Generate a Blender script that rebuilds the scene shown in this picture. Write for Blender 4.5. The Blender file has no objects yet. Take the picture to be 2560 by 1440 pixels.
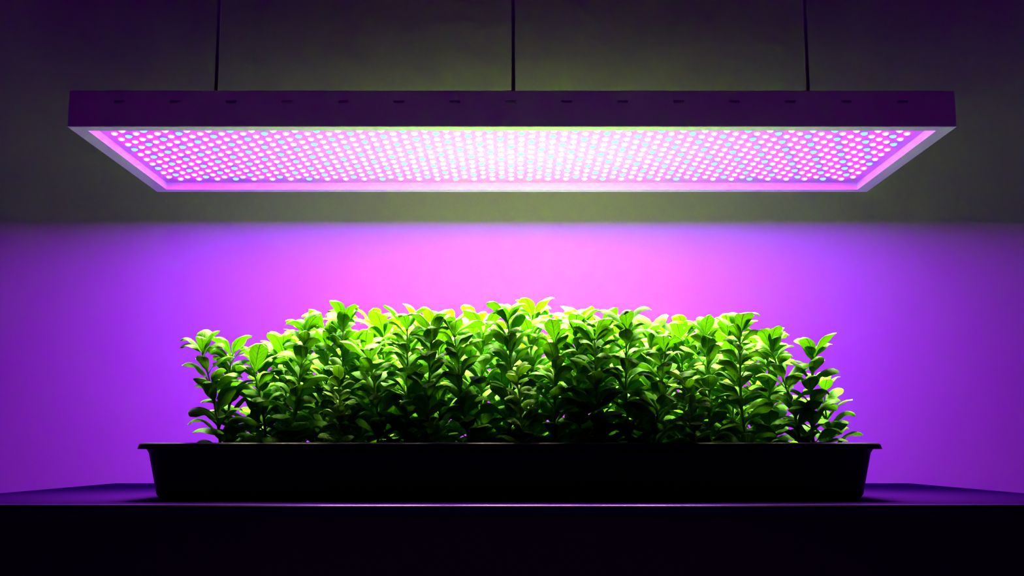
import bpy, bmesh, math, random
from mathutils import Vector, Matrix

C = bpy.context.scene.collection
PI = math.pi

# ------------------------------------------------------------------ camera maths
F = 2620.0                      # focal length in pixels of a 2560 px wide frame
PITCH = math.atan(402.0 / F)
TABLE_Z = 0.75
H = 0.0664                      # eye height above the table top
EYE = TABLE_Z + H
SN, CS = math.sin(PITCH), math.cos(PITCH)


def at(px, py, Y):
    """world point on the ray through a photo pixel at distance Y in front of the camera"""
    a = (px - 1280.0) / F
    b = (720.0 - py) / F
    dy = CS - b * SN
    dz = SN + b * CS
    return Vector((a / dy * Y, Y, EYE + dz / dy * Y))


# ------------------------------------------------------------------ helpers
def new_mat(name, col, rough=0.6, spec=0.5, metal=0.0, bump=0.0, bscale=80.0, var=0.0):
    m = bpy.data.materials.new(name)
    m.use_nodes = True
    nt = m.node_tree
    b = nt.nodes['Principled BSDF']
    b.inputs['Base Color'].default_value = (*col, 1)
    b.inputs['Roughness'].default_value = rough
    b.inputs['Specular IOR Level'].default_value = spec
    b.inputs['Metallic'].default_value = metal
    tc = nt.nodes.new('ShaderNodeTexCoord')
    no = nt.nodes.new('ShaderNodeTexNoise')
    no.inputs['Scale'].default_value = bscale
    no.inputs['Detail'].default_value = 4
    nt.links.new(tc.outputs['Object'], no.inputs['Vector'])
    if bump:
        bp = nt.nodes.new('ShaderNodeBump')
        bp.inputs['Strength'].default_value = bump
        bp.inputs['Distance'].default_value = 0.001
        nt.links.new(no.outputs['Fac'], bp.inputs['Height'])
        nt.links.new(bp.outputs['Normal'], b.inputs['Normal'])
    mx = nt.nodes.new('ShaderNodeMix')
    mx.data_type = 'RGBA'
    mx.inputs['A'].default_value = (*[c * (1 - var) for c in col], 1)
    mx.inputs['B'].default_value = (*[min(1, c * (1 + var)) for c in col], 1)
    nt.links.new(no.outputs['Fac'], mx.inputs['Factor'])
    nt.links.new(mx.outputs['Result'], b.inputs['Base Color'])
    return m


def link(name, bm, mats, parent=None, smooth=False, loc=(0, 0, 0)):
    me = bpy.data.meshes.new(name)
    bm.normal_update()
    bm.to_mesh(me)
    bm.free()
    if smooth:
        me.polygons.foreach_set('use_smooth', [True] * len(me.polygons))
    for m in (mats if isinstance(mats, (list, tuple)) else [mats]):
        me.materials.append(m)
    o = bpy.data.objects.new(name, me)
    C.objects.link(o)
    o.location = loc
    if parent:
        o.parent = parent
    return o


def tag(o, label=None, cat=None, group=None, kind=None):
    if label: o['label'] = label
    if cat: o['category'] = cat
    if group: o['group'] = group
    if kind: o['kind'] = kind
    return o


def empty(name, loc):
    o = bpy.data.objects.new(name, None)
    o.empty_display_size = 0.05
    C.objects.link(o)
    o.location = loc
    return o


def box(bm, x0, x1, y0, y1, z0, z1, bevel=0.0, seg=2):
    r = bmesh.ops.create_cube(bm, size=1)
    vs = r['verts']
    for v in vs:
        v.co = Vector(((x0 + x1) / 2 + v.co.x * (x1 - x0),
                       (y0 + y1) / 2 + v.co.y * (y1 - y0),
                       (z0 + z1) / 2 + v.co.z * (z1 - z0)))
    if bevel:
        es = list({e for v in vs for e in v.link_edges})
        bmesh.ops.bevel(bm, geom=es, offset=bevel, segments=seg, profile=0.5, affect='EDGES')


def tube(bm, pts, rads, n=8, cap=True):
    rings = []
    up0 = Vector((1, 0, 0))
    for i, p in enumerate(pts):
        t = (pts[min(i + 1, len(pts) - 1)] - pts[max(i - 1, 0)]).normalized()
        a = (up0 - t * up0.dot(t)).normalized()
        b = t.cross(a)
        rings.append([bm.verts.new(p + (a * math.cos(2 * PI * k / n) + b * math.sin(2 * PI * k / n)) * rads[i])
                      for k in range(n)])
    for i in range(len(rings) - 1):
        for k in range(n):
            bm.faces.new((rings[i][k], rings[i][(k + 1) % n], rings[i + 1][(k + 1) % n], rings[i + 1][k]))
    if cap:
        bm.faces.new(rings[0][::-1])
        bm.faces.new(rings[-1])


def rrect(hx, hy, r, n=6):
    pts = []
    for cx, cy, a0 in ((hx - r, hy - r, 0), (-hx + r, hy - r, 90), (-hx + r, -hy + r, 180), (hx - r, -hy + r, 270)):
        for k in range(n + 1):
            a = math.radians(a0 + 90 * k / n)
            pts.append((cx + r * math.cos(a), cy + r * math.sin(a)))
    return pts


# ------------------------------------------------------------------ materials
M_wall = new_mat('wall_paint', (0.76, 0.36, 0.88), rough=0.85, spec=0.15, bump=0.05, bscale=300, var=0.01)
M_floor = new_mat('floor_paint', (0.55, 0.012, 0.97), rough=0.7, spec=0.2, bump=0.1, bscale=40, var=0.06)
M_room = new_mat('room_paint', (0.03, 0.02, 0.035), rough=0.9, spec=0.1, bump=0.05, bscale=200, var=0.02)
M_table = new_mat('table_lacquer', (0.012, 0.0006, 0.050), rough=0.7, spec=0.02, bump=0.02, bscale=200, var=0.03)
M_table.node_tree.nodes['Principled BSDF'].inputs['IOR'].default_value = 1.08
M_tray = new_mat('black_plastic', (0.014, 0.004, 0.022), rough=0.42, spec=0.14, bump=0.03, bscale=400, var=0.1)
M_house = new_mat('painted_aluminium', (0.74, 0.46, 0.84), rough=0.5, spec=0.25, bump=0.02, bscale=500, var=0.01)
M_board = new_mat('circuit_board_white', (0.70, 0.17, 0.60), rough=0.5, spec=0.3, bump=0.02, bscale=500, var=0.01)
M_cable = new_mat('hanging_cable_sleeve', (0.75, 0.40, 0.85), rough=0.6, spec=0.2, bump=0.1, bscale=900, var=0.05)
M_soil = new_mat('potting_soil_mix', (0.02, 0.014, 0.010), rough=0.95, spec=0.1, bump=0.8, bscale=250, var=0.4)

LED_K = 1.0


def led_mat(name, edge, centre):
    """emitter whose drive rises toward the middle of the panel (object x,y of the panel)"""
    m = bpy.data.materials.new(name)
    m.use_nodes = True
    nt = m.node_tree
    nt.nodes.remove(nt.nodes['Principled BSDF'])
    out = nt.nodes['Material Output']
    em = nt.nodes.new('ShaderNodeEmission')
    geo = nt.nodes.new('ShaderNodeNewGeometry')
    sep = nt.nodes.new('ShaderNodeSeparateXYZ')
    nt.links.new(geo.outputs['Position'], sep.inputs[0])
    mul = nt.nodes.new('ShaderNodeMath'); mul.operation = 'MULTIPLY'; mul.inputs[1].default_value = 1 / 0.26
    nt.links.new(sep.outputs['X'], mul.inputs[0])
    sq = nt.nodes.new('ShaderNodeMath'); sq.operation = 'POWER'; sq.inputs[1].default_value = 2.0
    ab = nt.nodes.new('ShaderNodeMath'); ab.operation = 'ABSOLUTE'
    nt.links.new(mul.outputs[0], ab.inputs[0]); nt.links.new(ab.outputs[0], sq.inputs[0])
    ng = nt.nodes.new('ShaderNodeMath'); ng.operation = 'MULTIPLY'; ng.inputs[1].default_value = -1
    nt.links.new(sq.outputs[0], ng.inputs[0])
    ex = nt.nodes.new('ShaderNodeMath'); ex.operation = 'EXPONENT'
    nt.links.new(ng.outputs[0], ex.inputs[0])
    mix = nt.nodes.new('ShaderNodeMix'); mix.data_type = 'RGBA'; mix.clamp_result = False
    mx = max(max(edge), max(centre))
    mix.inputs['A'].default_value = (*[c / mx for c in edge], 1)
    mix.inputs['B'].default_value = (*[c / mx for c in centre], 1)
    nt.links.new(ex.outputs[0], mix.inputs['Factor'])
    nt.links.new(mix.outputs['Result'], em.inputs['Color'])
    em.inputs['Strength'].default_value = mx * LED_K
    nt.links.new(em.outputs[0], out.inputs['Surface'])
    m.cycles.emission_sampling = 'FRONT'
    return m


M_pink = led_mat('led_magenta_glow', (31, 1.02, 90), (76, 3.4, 104))
M_cyan = led_mat('led_cyan_glow', (0.42, 1.2, 16), (0.6, 3.5, 20))

# ------------------------------------------------------------------ room
WY = 2.085


def struct(name, x0, x1, y0, y1, z0, z1, mat, label):
    bm = bmesh.new()
    box(bm, x0, x1, y0, y1, z0, z1)
    return tag(link(name, bm, mat), label, None, kind='structure')


RX, RY0, RZ = 2.0, -0.8, 2.4
M_front_wall = new_mat('front_wall_paint', (0.07, 0.003, 0.12), rough=0.9, spec=0.1, bump=0.05, bscale=200, var=0.02)
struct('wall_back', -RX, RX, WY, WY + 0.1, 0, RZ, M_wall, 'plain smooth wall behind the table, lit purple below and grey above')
struct('wall_left', -RX - 0.1, -RX, RY0, WY + 0.1, 0, RZ, M_room, 'dark side wall on the left')
struct('wall_right', RX, RX + 0.1, RY0, WY + 0.1, 0, RZ, M_room, 'dark side wall on the right')
struct('wall_front', -RX - 0.1, RX + 0.1, RY0 - 0.1, RY0, 0, RZ, M_front_wall, 'plain wall behind the camera')
struct('floor', -RX - 0.1, RX + 0.1, RY0 - 0.1, WY + 0.1, -0.1, 0, M_floor, 'floor under the table')
struct('ceiling', -RX - 0.1, RX + 0.1, RY0 - 0.1, WY + 0.1, RZ, RZ + 0.1, M_room, 'dark ceiling the lamp hangs from')

# ------------------------------------------------------------------ table
TY0, TY1, THX = 1.281, 2.076, 0.774
table = tag(empty('table', (0, (TY0 + TY1) / 2, 0)), 'wide dark table with a satin purple-lit top and black front under the planter tray', 'table')
ty = (TY0 + TY1) / 2
bm = bmesh.new()
box(bm, -THX, THX, TY0 - ty + 0.0121, TY1 - ty, TABLE_Z - 0.0115, TABLE_Z)
link('tabletop', bm, M_table, table)
M_edge = new_mat('edge_highlight_metal', (0.050, 0.005, 0.12), rough=0.33, spec=0.5, metal=1.0, bump=0.01, bscale=300, var=0.03)  # strip added for the edge highlight, its purple tinted into the metal
bm = bmesh.new()
pf = [(0.012, -0.0115), (0.0, -0.0115), (0.0, -0.0045)] + \
     [(0.0045 - 0.0045 * math.cos(math.radians(15 * k)), -0.0045 + 0.0045 * math.sin(math.radians(15 * k))) for k in range(1, 7)] + \
     [(0.012, 0.0)]
e0 = [bm.verts.new((-THX, TY0 - ty + y, TABLE_Z + z)) for y, z in pf]
e1 = [bm.verts.new((THX, TY0 - ty + y, TABLE_Z + z)) for y, z in pf]
bm.faces.new(e0); bm.faces.new(e1[::-1])
for k in range(len(pf)):
    f = bm.faces.new((e0[k], e1[k], e1[(k + 1) % len(pf)], e0[(k + 1) % len(pf)]))
    f.smooth = 2 <= k <= 8
bmesh.ops.recalc_face_normals(bm, faces=bm.faces)
link('edge_highlight_strip', bm, M_edge, table)['label'] = 'glossy rounded front edge of the tabletop, added to catch the highlight'
M_front = new_mat('table_front_black', (0.012, 0.008, 0.016), rough=0.6, spec=0.2, bump=0.02, bscale=200, var=0.05)
bm = bmesh.new()
box(bm, -THX + 0.004, THX - 0.004, TY0 - ty, TY1 - ty - 0.004, TABLE_Z - 0.16, TABLE_Z - 0.0116, bevel=0.0005)
link('apron', bm, M_front, table)
for sx in (-1, 1):
    for yy in (TY0 - ty + 0.05, TY1 - ty - 0.05):
        bm = bmesh.new()
        box(bm, sx * (THX - 0.05) - 0.03, sx * (THX - 0.05) + 0.03, yy - 0.03, yy + 0.03, 0, TABLE_Z - 0.1602, bevel=0.003)
        link('leg', bm, M_front, table)

# ------------------------------------------------------------------ planter tray
TRX = -0.0029
TRY0, TRY1 = 1.371, 1.835
TCY = (TRY0 + TRY1) / 2
HX, HY = 0.4905, (TRY1 - TRY0) / 2
TH = 0.0741
tray = empty('planter_tray', (TRX, TCY, TABLE_Z))
tag(tray, 'long shallow black plastic planter tray with rolled rim standing on the table', 'planter')
prof = []      # (inset from rim outer, z)
R1 = 0.012
b_in = 0.0225
for k in range(7):
    a = math.radians(90 * k / 6)
    prof.append((b_in + R1 * (1 - math.sin(a)) , R1 * (1 - math.cos(a))))
prof = [(0.06, 0.0003)] + prof
prof.append((0.0120, 0.0655))
prof.append((0.0117, 0.0664))
rim_in = len(prof)
bm = bmesh.new()


def loft(bm, prof, rbase=0.030, closed_first=True, closed_last=False):
    rings = []
    for ins, z in prof:
        r = max(0.006, rbase - ins * 0.5)
        rings.append([bm.verts.new((x, y, z)) for x, y in rrect(HX - ins, HY - ins, r)])
    n = len(rings[0])
    for i in range(len(rings) - 1):
        for k in range(n):
            bm.faces.new((rings[i][k], rings[i][(k + 1) % n], rings[i + 1][(k + 1) % n], rings[i + 1][k]))
    if closed_first: bm.faces.new(rings[0][::-1])
    if closed_last: bm.faces.new(rings[-1])


body = list(prof) + [(0.0140, 0.0664), (0.0165, 0.050), (0.0255, 0.014), (0.038, 0.006), (0.06, 0.005)]
loft(bm, body, closed_last=True)
link('tray_body', bm, M_tray, tray, smooth=True)
rim = [(0.0100, 0.0660), (0.0010, 0.0660), (0.0, 0.0664), (0.0012, 0.0705)]
for k in range(1, 7):
    a = math.radians(90 * k / 6)
    rim.append((0.0014 + 0.0050 * (1 - math.cos(a)), 0.0712 + 0.0032 * math.sin(a) if k < 6 else 0.0744))
rim += [(0.0130, 0.0745), (0.0150, 0.0738), (0.0158, 0.0720), (0.0162, 0.0640), (0.0135, 0.0600)]
bm = bmesh.new()
loft(bm, rim, closed_first=False)
# close the ring underneath so that it is a solid band
bmesh.ops.bridge_loops(bm, edges=[e for e in bm.edges if e.is_boundary])
link('rim', bm, M_tray, tray, smooth=True)

SOIL_Z = 0.058
bm = bmesh.new()
NX, NY = 120, 50
rnd = random.Random(3)
grid = [[bm.verts.new(((i / NX - 0.5) * 2 * (HX - 0.021), (j / NY - 0.5) * 2 * (HY - 0.021),
                       SOIL_Z + (rnd.random() - 0.5) * 0.003)) for j in range(NY + 1)] for i in range(NX + 1)]
for i in range(NX):
    for j in range(NY):
        bm.faces.new((grid[i][j], grid[i + 1][j], grid[i + 1][j + 1], grid[i][j + 1]))
soil = link('potting_soil', bm, M_soil, None, smooth=False, loc=(TRX, TCY, TABLE_Z))
tag(soil, 'dark potting soil filling the black planter tray', 'soil', kind='stuff')

# ------------------------------------------------------------------ lamp
LY0, LY1 = 1.4767, 1.870
LHX = 0.650
LZ0, LZ1 = EYE + 0.4646, EYE + 0.5200
LCY = (LY0 + LY1) / 2
lamp = empty('grow_lamp', (0, LCY, LZ0))
tag(lamp, 'long rectangular LED grow lamp hanging on three cables above the plants', 'lamp')
hy = (LY1 - LY0) / 2
lh = LZ1 - LZ0
SX, SY = 0.0235, 0.019
POCK = 0.0142
bm = bmesh.new()
box(bm, -LHX, LHX, -hy, hy, 0, lh, bevel=0.0012, seg=2)
house = link('housing', bm, M_house, lamp)
cb = bmesh.new()
box(cb, -LHX + SX, LHX - SX, -hy + SY, hy - SY, -0.01, POCK)
for k in range(15):
    cx = -0.0018 + (k - 7) * 0.0820
    zc = EYE + 0.5035 - LZ0
    r, hw = 0.00265, 0.0082
    ring = []
    for sgn, a0 in ((1, -90), (-1, 90)):
        for j in range(9):
            a = math.radians(a0 + 180 * j / 8)
            ring.append((cx + sgn * (hw - r) + r * math.cos(a), zc + r * math.sin(a)))
    f0 = [cb.verts.new((x, -hy - 0.01, z)) for x, z in ring]
    f1 = [cb.verts.new((x, -hy + 0.0060, z)) for x, z in ring]
    cb.faces.new(f0[::-1]); cb.faces.new(f1)
    n = len(ring)
    for j in range(n):
        cb.faces.new((f0[j], f0[(j + 1) % n], f1[(j + 1) % n], f1[j]))
bmesh.ops.recalc_face_normals(cb, faces=cb.faces)
cutter = link('cutter', cb, M_house, lamp)
md = house.modifiers.new('cut', 'BOOLEAN')
md.operation = 'DIFFERENCE'; md.solver = 'EXACT'; md.object = cutter
bpy.context.view_layer.update()
dg = bpy.context.evaluated_depsgraph_get()
nm = bpy.data.meshes.new_from_object(house.evaluated_get(dg))
house.modifiers.clear()
house.data = nm
bpy.data.objects.remove(cutter, do_unlink=True)

BZ = 0.0127     # board surface above the lip
bm = bmesh.new()
box(bm, -LHX + SX + 0.0005, LHX - SX - 0.0005, -hy + SY + 0.0005, hy - SY - 0.0005, BZ, BZ + 0.0013)
link('circuit_board', bm, M_board, lamp)


def dome(bm, cx, cy, r, d, mi=0):
    rings = []
    n = 12
    for a in (0, 28, 55, 75):
        rr, zz = r * math.cos(math.radians(a)), -d * math.sin(math.radians(a))
        rings.append([bm.verts.new((cx + rr * math.cos(2 * PI * k / n), cy + rr * math.sin(2 * PI * k / n), BZ + zz - 0.0001))
                      for k in range(n)])
    for i in range(3):
        for k in range(n):
            f = bm.faces.new((rings[i][(k + 1) % n], rings[i][k], rings[i + 1][k], rings[i + 1][(k + 1) % n]))
            f.material_index = mi
    f = bm.faces.new(rings[3][::-1]); f.material_index = mi


PX, PY = 0.03277, 0.01428
Y0 = 1.5207 - LCY
LX = -0.0018
stuff_bm = bmesh.new()
count = 0
protos = {}
order = []
for r in range(22):
    cols = [c for c in range(-18, 19)] if r % 2 else [c + 0.5 for c in range(-19, 19)]
    cyan0 = -17 + 1.5 * (r - 1)
    for c in cols:
        order.append((r, c, abs((c - cyan0) / 4 - round((c - cyan0) / 4)) < 0.01))
single = [(r, c, cy) for r, c, cy in order if r in (1, 2)] + \
         sorted([(r, c, cy) for r, c, cy in order if r == 3], key=lambda q: abs(q[1]))[:25]
single_set = {(r, c) for r, c, cy in single}
for r, c, cy in order:
    x, y = LX + c * PX, Y0 + r * PY
    if (r, c) in single_set:
        if cy not in protos:
            b = bmesh.new()
            dome(b, 0, 0, 0.0056 if cy else 0.0052, 0.0034)
            o = link('led', b, M_cyan if cy else M_pink, lamp, smooth=True)
            protos[cy] = o
        else:
            o = protos[cy].copy()
            C.objects.link(o)
            o.parent = lamp
        o.location = (x, y, 0)
        o['label'] = 'pale cyan LED dome' if cy else 'pink-white LED dome'
    else:
        dome(stuff_bm, x, y, 0.0056 if cy else 0.0052, 0.0034, 1 if cy else 0)
o = link('led_field', stuff_bm, [M_pink, M_cyan], lamp, smooth=True)
o['kind'] = 'stuff'
o['label'] = 'staggered rows of pink-white and cyan LED domes'

for px, word in ((540, 'left'), (1283.3, 'middle'), (2020, 'right')):
    x = (px - 1280) / F / 0.95986 * LCY
    bm = bmesh.new()
    tube(bm, [Vector((0, 0, -0.001)), Vector((0, 0, 0.4)), Vector((0, 0, RZ - LZ1))], [0.0031] * 3, n=12)
    o = link('hanging_cable', bm, M_cable, None, smooth=True, loc=(x, LCY, LZ1))
    tag(o, 'thin straight %s cable holding up the grow lamp' % ('middle' if word == 'middle' else word + '-hand'), 'cable',
        'three cables holding the grow lamp')

# unseen area light added inside the housing, brightens the plants and spares the wall
ld = bpy.data.lights.new('added_plant_light', 'AREA')
ld.shape = 'RECTANGLE'
ld.size, ld.size_y = 1.06, 0.18
ld.energy = 42
ld.color = (1.0, 1.0, 0.55)
ld.spread = math.radians(76)
lo = bpy.data.objects.new('added_plant_light', ld)
C.objects.link(lo)
lo.parent = lamp
lo.location = (0, -0.085, 0.006)
lo.rotation_euler = (math.radians(-10), 0, 0)
ld2 = ld.copy()  # second added light, lifts the canopy middle and its green bounce
ld2.size, ld2.size_y, ld2.energy = 0.42, 0.16, 48
lo2 = bpy.data.objects.new('added_plant_light_middle', ld2)
C.objects.link(lo2)
lo2.parent = lamp
ld2.spread = math.radians(60)
lo2.location = (0.03, 0.05, 0.0055)
lo2.rotation_euler = (0, 0, 0)

# ------------------------------------------------------------------ leaves


def leaf_mat(name, top, under, mottled=False):
    m = bpy.data.materials.new(name)
    m.use_nodes = True
    nt = m.node_tree
    N, L = nt.nodes, nt.links
    b = N['Principled BSDF']
    out = N['Material Output']
    uv = N.new('ShaderNodeUVMap'); uv.uv_map = 'UVMap'
    sep = N.new('ShaderNodeSeparateXYZ'); L.new(uv.outputs[0], sep.inputs[0])

    def math_(op, a, bb=None, clamp=False):
        n = N.new('ShaderNodeMath'); n.operation = op; n.use_clamp = clamp
        for i, v in enumerate((a, bb)):
            if v is None: continue
            if isinstance(v, (int, float)): n.inputs[i].default_value = v
            else: L.new(v, n.inputs[i])
        return n.outputs[0]
    u, v = sep.outputs[0], sep.outputs[1]          # u across -1..1 stored 0..1, v along
    au = math_('ABSOLUTE', math_('SUBTRACT', math_('MULTIPLY', u, 2.0), 1.0))
    mid = math_('SUBTRACT', 1.0, math_('DIVIDE', au, 0.10), True)
    no = N.new('ShaderNodeTexNoise'); no.inputs['Scale'].default_value = 5.0
    no.inputs['Detail'].default_value = 2
    L.new(uv.outputs[0], no.inputs['Vector'])
    ph = math_('ADD', math_('SUBTRACT', math_('MULTIPLY', v, 7.0), math_('MULTIPLY', math_('POWER', au, 0.8), 2.4)),
               math_('MULTIPLY', no.outputs['Fac'], 1.2))
    fr = math_('ABSOLUTE', math_('SUBTRACT', math_('FRACT', ph), 0.5))
    side = math_('MULTIPLY', math_('SUBTRACT', 1.0, math_('DIVIDE', fr, 0.13), True),
                 math_('SUBTRACT', 1.0, math_('MULTIPLY', au, 0.75)))
    vein = math_('MAXIMUM', mid, math_('MULTIPLY', side, 0.75))
    geo = N.new('ShaderNodeNewGeometry')
    tc = N.new('ShaderNodeTexCoord')
    n2 = N.new('ShaderNodeTexNoise'); n2.inputs['Scale'].default_value = 30.0; n2.inputs['Detail'].default_value = 3
    L.new(tc.outputs['Object'], n2.inputs['Vector'])
    vary = N.new('ShaderNodeMix'); vary.data_type = 'RGBA'
    vary.inputs['A'].default_value = (*[c * 0.78 for c in top], 1)
    vary.inputs['B'].default_value = (*[min(1, c * 1.22) for c in top], 1)
    L.new(n2.outputs['Fac'], vary.inputs['Factor'])
    topc = vary.outputs['Result']
    if mottled:
        n3 = N.new('ShaderNodeTexNoise'); n3.inputs['Scale'].default_value = 260.0; n3.inputs['Detail'].default_value = 5
        L.new(tc.outputs['Object'], n3.inputs['Vector'])
        rmp = N.new('ShaderNodeValToRGB')
        rmp.color_ramp.elements[0].position = 0.50; rmp.color_ramp.elements[0].color = (0, 0, 0, 1)
        rmp.color_ramp.elements[1].position = 0.60; rmp.color_ramp.elements[1].color = (1, 1, 1, 1)
        L.new(n3.outputs['Fac'], rmp.inputs[0])
        mo = N.new('ShaderNodeMix'); mo.data_type = 'RGBA'
        L.new(rmp.outputs[0], mo.inputs['Factor'])
        L.new(topc, mo.inputs['A']); mo.inputs['B'].default_value = (0.40, 0.52, 0.12, 1)
        topc = mo.outputs['Result']
    tv = N.new('ShaderNodeMix'); tv.data_type = 'RGBA'
    L.new(math_('MULTIPLY', vein, 0.35), tv.inputs['Factor'])
    L.new(topc, tv.inputs['A']); tv.inputs['B'].default_value = (top[0] * 0.5, top[1] * 0.55, top[2] * 0.5, 1)
    un = N.new('ShaderNodeMix'); un.data_type = 'RGBA'
    L.new(vein, un.inputs['Factor'])
    un.inputs['A'].default_value = (*under, 1)
    un.inputs['B'].default_value = (under[0] * 0.22, under[1] * 0.2, under[2] * 0.3, 1)
    fb = N.new('ShaderNodeMix'); fb.data_type = 'RGBA'
    L.new(geo.outputs['Backfacing'], fb.inputs['Factor'])
    L.new(tv.outputs['Result'], fb.inputs['A']); L.new(un.outputs['Result'], fb.inputs['B'])
    L.new(fb.outputs['Result'], b.inputs['Base Color'])
    b.inputs['Roughness'].default_value = 0.5
    b.inputs['Specular IOR Level'].default_value = 0.05
    bp = N.new('ShaderNodeBump'); bp.inputs['Strength'].default_value = 0.5; bp.inputs['Distance'].default_value = 0.0006
    L.new(math_('MULTIPLY', vein, -1.0), bp.inputs['Height'])
    L.new(bp.outputs['Normal'], b.inputs['Normal'])
    tr = N.new('ShaderNodeBsdfTranslucent')
    tcx = N.new('ShaderNodeMix'); tcx.data_type = 'RGBA'
    L.new(vein, tcx.inputs['Factor'])
    tcx.inputs['A'].default_value = (top[0] * 0.75, min(1, top[1] * 0.9), 0.0008, 1)
    tcx.inputs['B'].default_value = (top[0] * 0.12, top[1] * 0.14, 0.0003, 1)
    L.new(tcx.outputs['Result'], tr.inputs['Color'])
    ms = N.new('ShaderNodeMixShader'); ms.inputs[0].default_value = 0.19
    L.new(b.outputs[0], ms.inputs[1]); L.new(tr.outputs[0], ms.inputs[2])
    L.new(ms.outputs[0], out.inputs['Surface'])
    return m


M_leaf = leaf_mat('leaf_green', (0.092, 0.315, 0.005), (0.028, 0.150, 0.004))
M_mott = leaf_mat('leaf_mottled', (0.14, 0.38, 0.010), (0.05, 0.20, 0.006), mottled=True)
M_stem = new_mat('stem_green', (0.14, 0.30, 0.006), rough=0.5, spec=0.12, bump=0.2, bscale=300, var=0.25)

LSEG, WSEG = 11, 6


def add_leaf(bm, uvl, base, az, L, W, th0, th1, roll, rnd, cup=0.35, twist=0.0, curl=1.6):
    """blade arching in the vertical plane of azimuth az; th = angle from straight up"""
    d = Vector((math.cos(az), math.sin(az), 0))
    side = Vector((-math.sin(az), math.cos(az), 0))
    pet = 0.14
    p = base.copy()
    rows = []
    wav = rnd.uniform(0, 6.28)
    for i in range(LSEG + 1):
        s = i / LSEG
        e = s ** curl
        th = th0 + (th1 - th0) * e
        t = d * math.sin(th) + Vector((0, 0, 1)) * math.cos(th)
        nrm = Vector((0, 0, 1)) * math.sin(th) - d * math.cos(th)
        if i: p = p + t * (L / LSEG)
        if s < pet:
            w = W * 0.07
        else:
            q = (s - pet) / (1 - pet)
            w = W * 0.5 * 2.36 * (q ** 0.70) * ((1 - q) ** 0.58)
            w = max(w, W * 0.02)
        rr = roll + twist * s
        sd = side * math.cos(rr) + nrm * math.sin(rr)
        nn = nrm * math.cos(rr) - side * math.sin(rr)
        row = []
        for j in range(WSEG + 1):
            u = j / WSEG * 2 - 1
            z = -cup * w * (abs(u) ** 1.8) + 0.10 * w * (1 - abs(u)) * 0 + 0.05 * W * math.sin(s * 11 + wav + u * 2.0) * abs(u)
            row.append(bm.verts.new(p + sd * (u * w) + nn * z))
        rows.append(row)
    for i in range(LSEG):
        for j in range(WSEG):
            f = bm.faces.new((rows[i][j], rows[i + 1][j], rows[i + 1][j + 1], rows[i][j + 1]))
            f.smooth = True
            for lp, (a, bb) in zip(f.loops, ((j, i), (j, i + 1), (j + 1, i + 1), (j + 1, i))):
                lp[uvl].uv = (a / WSEG, bb / LSEG)


def make_plant(base, top, seed, label, group, small=False, lean=0.0, lscale=1.0):
    rnd = random.Random(seed)
    root = empty('leafy_seedling', base)
    tag(root, label, 'plant', group)
    h = top - base
    H_ = h.length
    pts = []
    bow = Vector((rnd.uniform(-1, 1), rnd.uniform(-1, 1), 0)) * 0.006 + Vector((lean, 0, 0))
    n = 12
    for i in range(n + 1):
        s = i / n
        pts.append(h * s + bow * math.sin(PI * s))
    r0 = 0.0024 if not small else 0.0018
    bm = bmesh.new()
    tube(bm, pts, [r0 * (1 - 0.65 * i / n) for i in range(n + 1)], n=8)

    def on(s):
        q = max(0, min(0.9999, s)) * n
        i = int(q)
        return pts[i].lerp(pts[i + 1], q - i)
    link('stem', bm, M_stem, root, smooth=True)
    bm = bmesh.new()
    uvl = bm.loops.layers.uv.new('UVMap')
    sp = (0.0160 if not small else 0.0115)
    z = 0.005
    az = rnd.uniform(0, 2 * PI)
    Lb = (0.054 if not small else 0.036) * lscale
    while z < H_ - 0.006:
        s = z / H_
        k = 3 if not small else 3
        for q in range(k):
            a = az + 2 * PI * q / k + rnd.uniform(-0.35, 0.35)
            g = 1.0 - 0.30 * s ** 3
            L = Lb * g * rnd.uniform(0.82, 1.18)
            W = L * rnd.uniform(0.37, 0.48) * (1.12 if small else 1.0)
            th0 = math.radians(rnd.uniform(20, 46) * (1.12 - 0.40 * s))
            th1 = math.radians(rnd.uniform(95, 155))
            add_leaf(bm, uvl, on((z + rnd.uniform(-0.004, 0.004)) / H_), a, L, W, th0, th1,
                     rnd.uniform(-0.25, 0.25), rnd, cup=rnd.uniform(0.2, 0.55), twist=rnd.uniform(-0.4, 0.4), curl=rnd.uniform(1.5, 3.0))
        az += 2 * PI / k / 2 + 0.25
        z += sp * rnd.uniform(0.85, 1.15)
    for q in range(4 if not small else 3):          # crown of young leaves
        a = az + PI / 2 * q + rnd.uniform(-0.3, 0.3)
        L = Lb * rnd.uniform(0.68, 1.08)
        add_leaf(bm, uvl, on(0.985), a, L, L * rnd.uniform(0.38, 0.48), math.radians(rnd.uniform(6, 34)),
                 math.radians(rnd.uniform(85, 150)), rnd.uniform(-0.2, 0.2), rnd, cup=rnd.uniform(0.2, 0.55), curl=rnd.uniform(1.8, 3.2),
                 twist=rnd.uniform(-0.3, 0.3))
    link('foliage', bm, M_mott if small else M_leaf, root)
    return root


SZ = TABLE_Z + SOIL_Z - 0.002


def plant_px(bx, tx, tyy, Y, seed, label, group, small=False, lean=0.0, dY=0.0, lscale=1.0):
    b = at(bx, 1100, Y)
    b.z = SZ
    t = at(tx, tyy, Y + dY)
    return make_plant(b, t, seed, label, group, small, lean, lscale)


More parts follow.
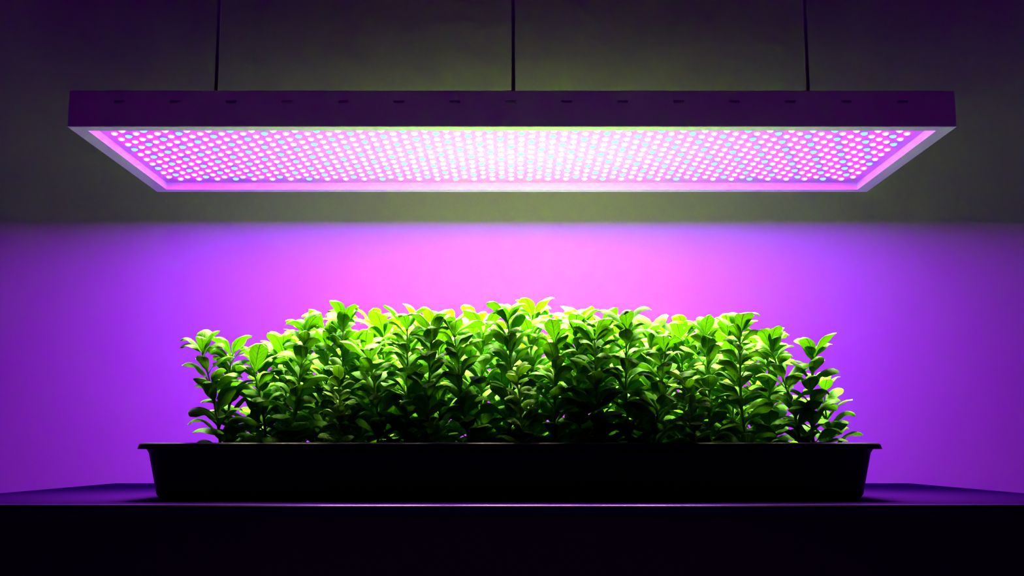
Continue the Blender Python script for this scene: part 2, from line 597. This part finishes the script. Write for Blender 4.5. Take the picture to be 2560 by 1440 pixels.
G = 'leafy green seedlings standing in rows in the tray'
FR = 1.432
front = [
    # base x, top x, top y (tip of the stem), distance, label, lean
    (556, 506, 882, FR, 'leftmost seedling in the tray, its stem leaning out to the left', 0.004),
    (580, 578, 890, 1.475, 'upright seedling directly behind the leftmost leaning one', 0),
    (668, 636, 930, 1.425, 'low front seedling, second of the front row from the left end', 0.004),
    (724, 764, 832, 1.445, 'tall seedling leaning right, just left of the leftmost pale mottled plant', 0.006),
    (872, 858, 812, 1.48, 'tall seedling rising directly behind the leftmost pale mottled plant', 0),
    (945, 925, 905, FR, 'shorter front seedling touching the right side of the leftmost pale mottled plant', 0),
    (1012, 1018, 822, 1.45, 'tall front seedling, second to the right of the leftmost pale mottled plant', 0),
    (1072, 1080, 835, FR, 'front seedling halfway between the left and middle pale mottled plants', 0),
    (1178, 1136, 838, 1.445, 'seedling leaning left, next on the left of the tallest central one', 0.004),
    (1268, 1270, 800, 1.46, 'tallest seedling at the centre of the tray, behind the middle mottled plant', 0),
    (1385, 1388, 855, FR, 'front seedling just right of the middle pale mottled plant', 0),
    (1455, 1440, 840, 1.475, 'seedling set slightly back, second to the right of the middle mottled plant', 0),
    (1484, 1486, 845, 1.435, 'straight front seedling, third to the right of the middle mottled plant', 0),
    (1578, 1568, 825, 1.44, 'straight tall front seedling, halfway between the middle and right mottled plants', 0),
    (1630, 1662, 880, 1.43, 'front seedling leaning right, next on the left of the rightmost mottled plant', 0.003),
    (1770, 1762, 838, 1.455, 'tall seedling rising directly behind the rightmost pale mottled plant', 0),
    (1868, 1851, 838, FR, 'tall front seedling next on the right of the rightmost mottled plant', 0),
    (2004, 1925, 872, 1.44, 'seedling leaning strongly left near the right end of the tray', 0.006),
    (2036, 2034, 895, 1.445, 'straight seedling at the very right end of the tray', 0),
    (2075, 2060, 985, 1.50, 'short seedling tucked behind the one at the right end', 0),
]
for i, (bx, tx, tyy, Y, lab, lean) in enumerate(front):
    plant_px(bx, tx, tyy, Y, 11 + i * 7, lab, G, lean=lean)
for i, (bx, tx, tyy, lab) in enumerate([
        (838, 846, 955, 'small pale mottled plant at the front of the tray, leftmost of three'),
        (1308, 1292, 945, 'small pale mottled plant at the front centre of the tray'),
        (1742, 1716, 965, 'small pale mottled plant at the front of the tray, rightmost of three')]):
    plant_px(bx, tx, tyy, 1.408, 500 + i, lab, 'small mottled plants along the tray front', small=True)

# rows behind: their tops follow the skyline of the photograph
sky = [(440, 900), (500, 878), (600, 880), (680, 900), (740, 835), (800, 822), (880, 815), (960, 815), (1040, 822),
       (1110, 812), (1180, 815), (1250, 805), (1330, 785), (1420, 790), (1500, 800), (1580, 822), (1660, 835), (1730, 825),
       (1800, 825), (1880, 845), (1940, 870), (2000, 905), (2060, 905), (2120, 940)]


def skyl(x):
    for (a, ya), (b, yb) in zip(sky, sky[1:]):
        if a <= x <= b:
            return ya + (yb - ya) * (x - a) / (b - a)
    return 920


rr = random.Random(77)
k = 0
for row, Y in enumerate((1.50, 1.575, 1.65, 1.725)):
    nn = 14
    for c in range(nn):
        X = (-0.385 + 0.79 * (c + (0.5 if row % 2 else 0.0)) / nn) + rr.uniform(-0.012, 0.012) + 0.012
        px = 1280 + X / Y * F
        tyy = skyl(px) + rr.uniform(4, 56) + (14 if row == 0 else 0)
        b = Vector((X, Y + rr.uniform(-0.012, 0.012), SZ))
        t = at(px + rr.uniform(-14, 14), tyy, Y)
        word = ('second', 'third', 'fourth', 'rearmost')[row]
        make_plant(b, t, 1000 + k, 'leafy seedling in the %s row of the tray, mostly hidden by those in front' % word,
                   'seedlings of the %s row' % word, lscale=1.12)
        k += 1

# ------------------------------------------------------------------ world, camera, view
w = bpy.data.worlds.new('world')
bpy.context.scene.world = w
w.use_nodes = True
w.node_tree.nodes['Background'].inputs[0].default_value = (0.0, 0.0, 0.0, 1)
w.node_tree.nodes['Background'].inputs[1].default_value = 0.0

cam = bpy.data.cameras.new('camera')
cam.sensor_width = 36.0
cam.lens = 36.0 * F / 2560.0
cam.clip_start = 0.02
co = bpy.data.objects.new('camera', cam)
C.objects.link(co)
co.location = (0, 0, EYE)
co.rotation_euler = (PI / 2 + PITCH, 0, 0)
sc = bpy.context.scene
sc.camera = co
sc.view_settings.view_transform = 'Standard'
sc.view_settings.look = 'None'
sc.view_settings.exposure = 0.0
sc.view_settings.gamma = 1.0
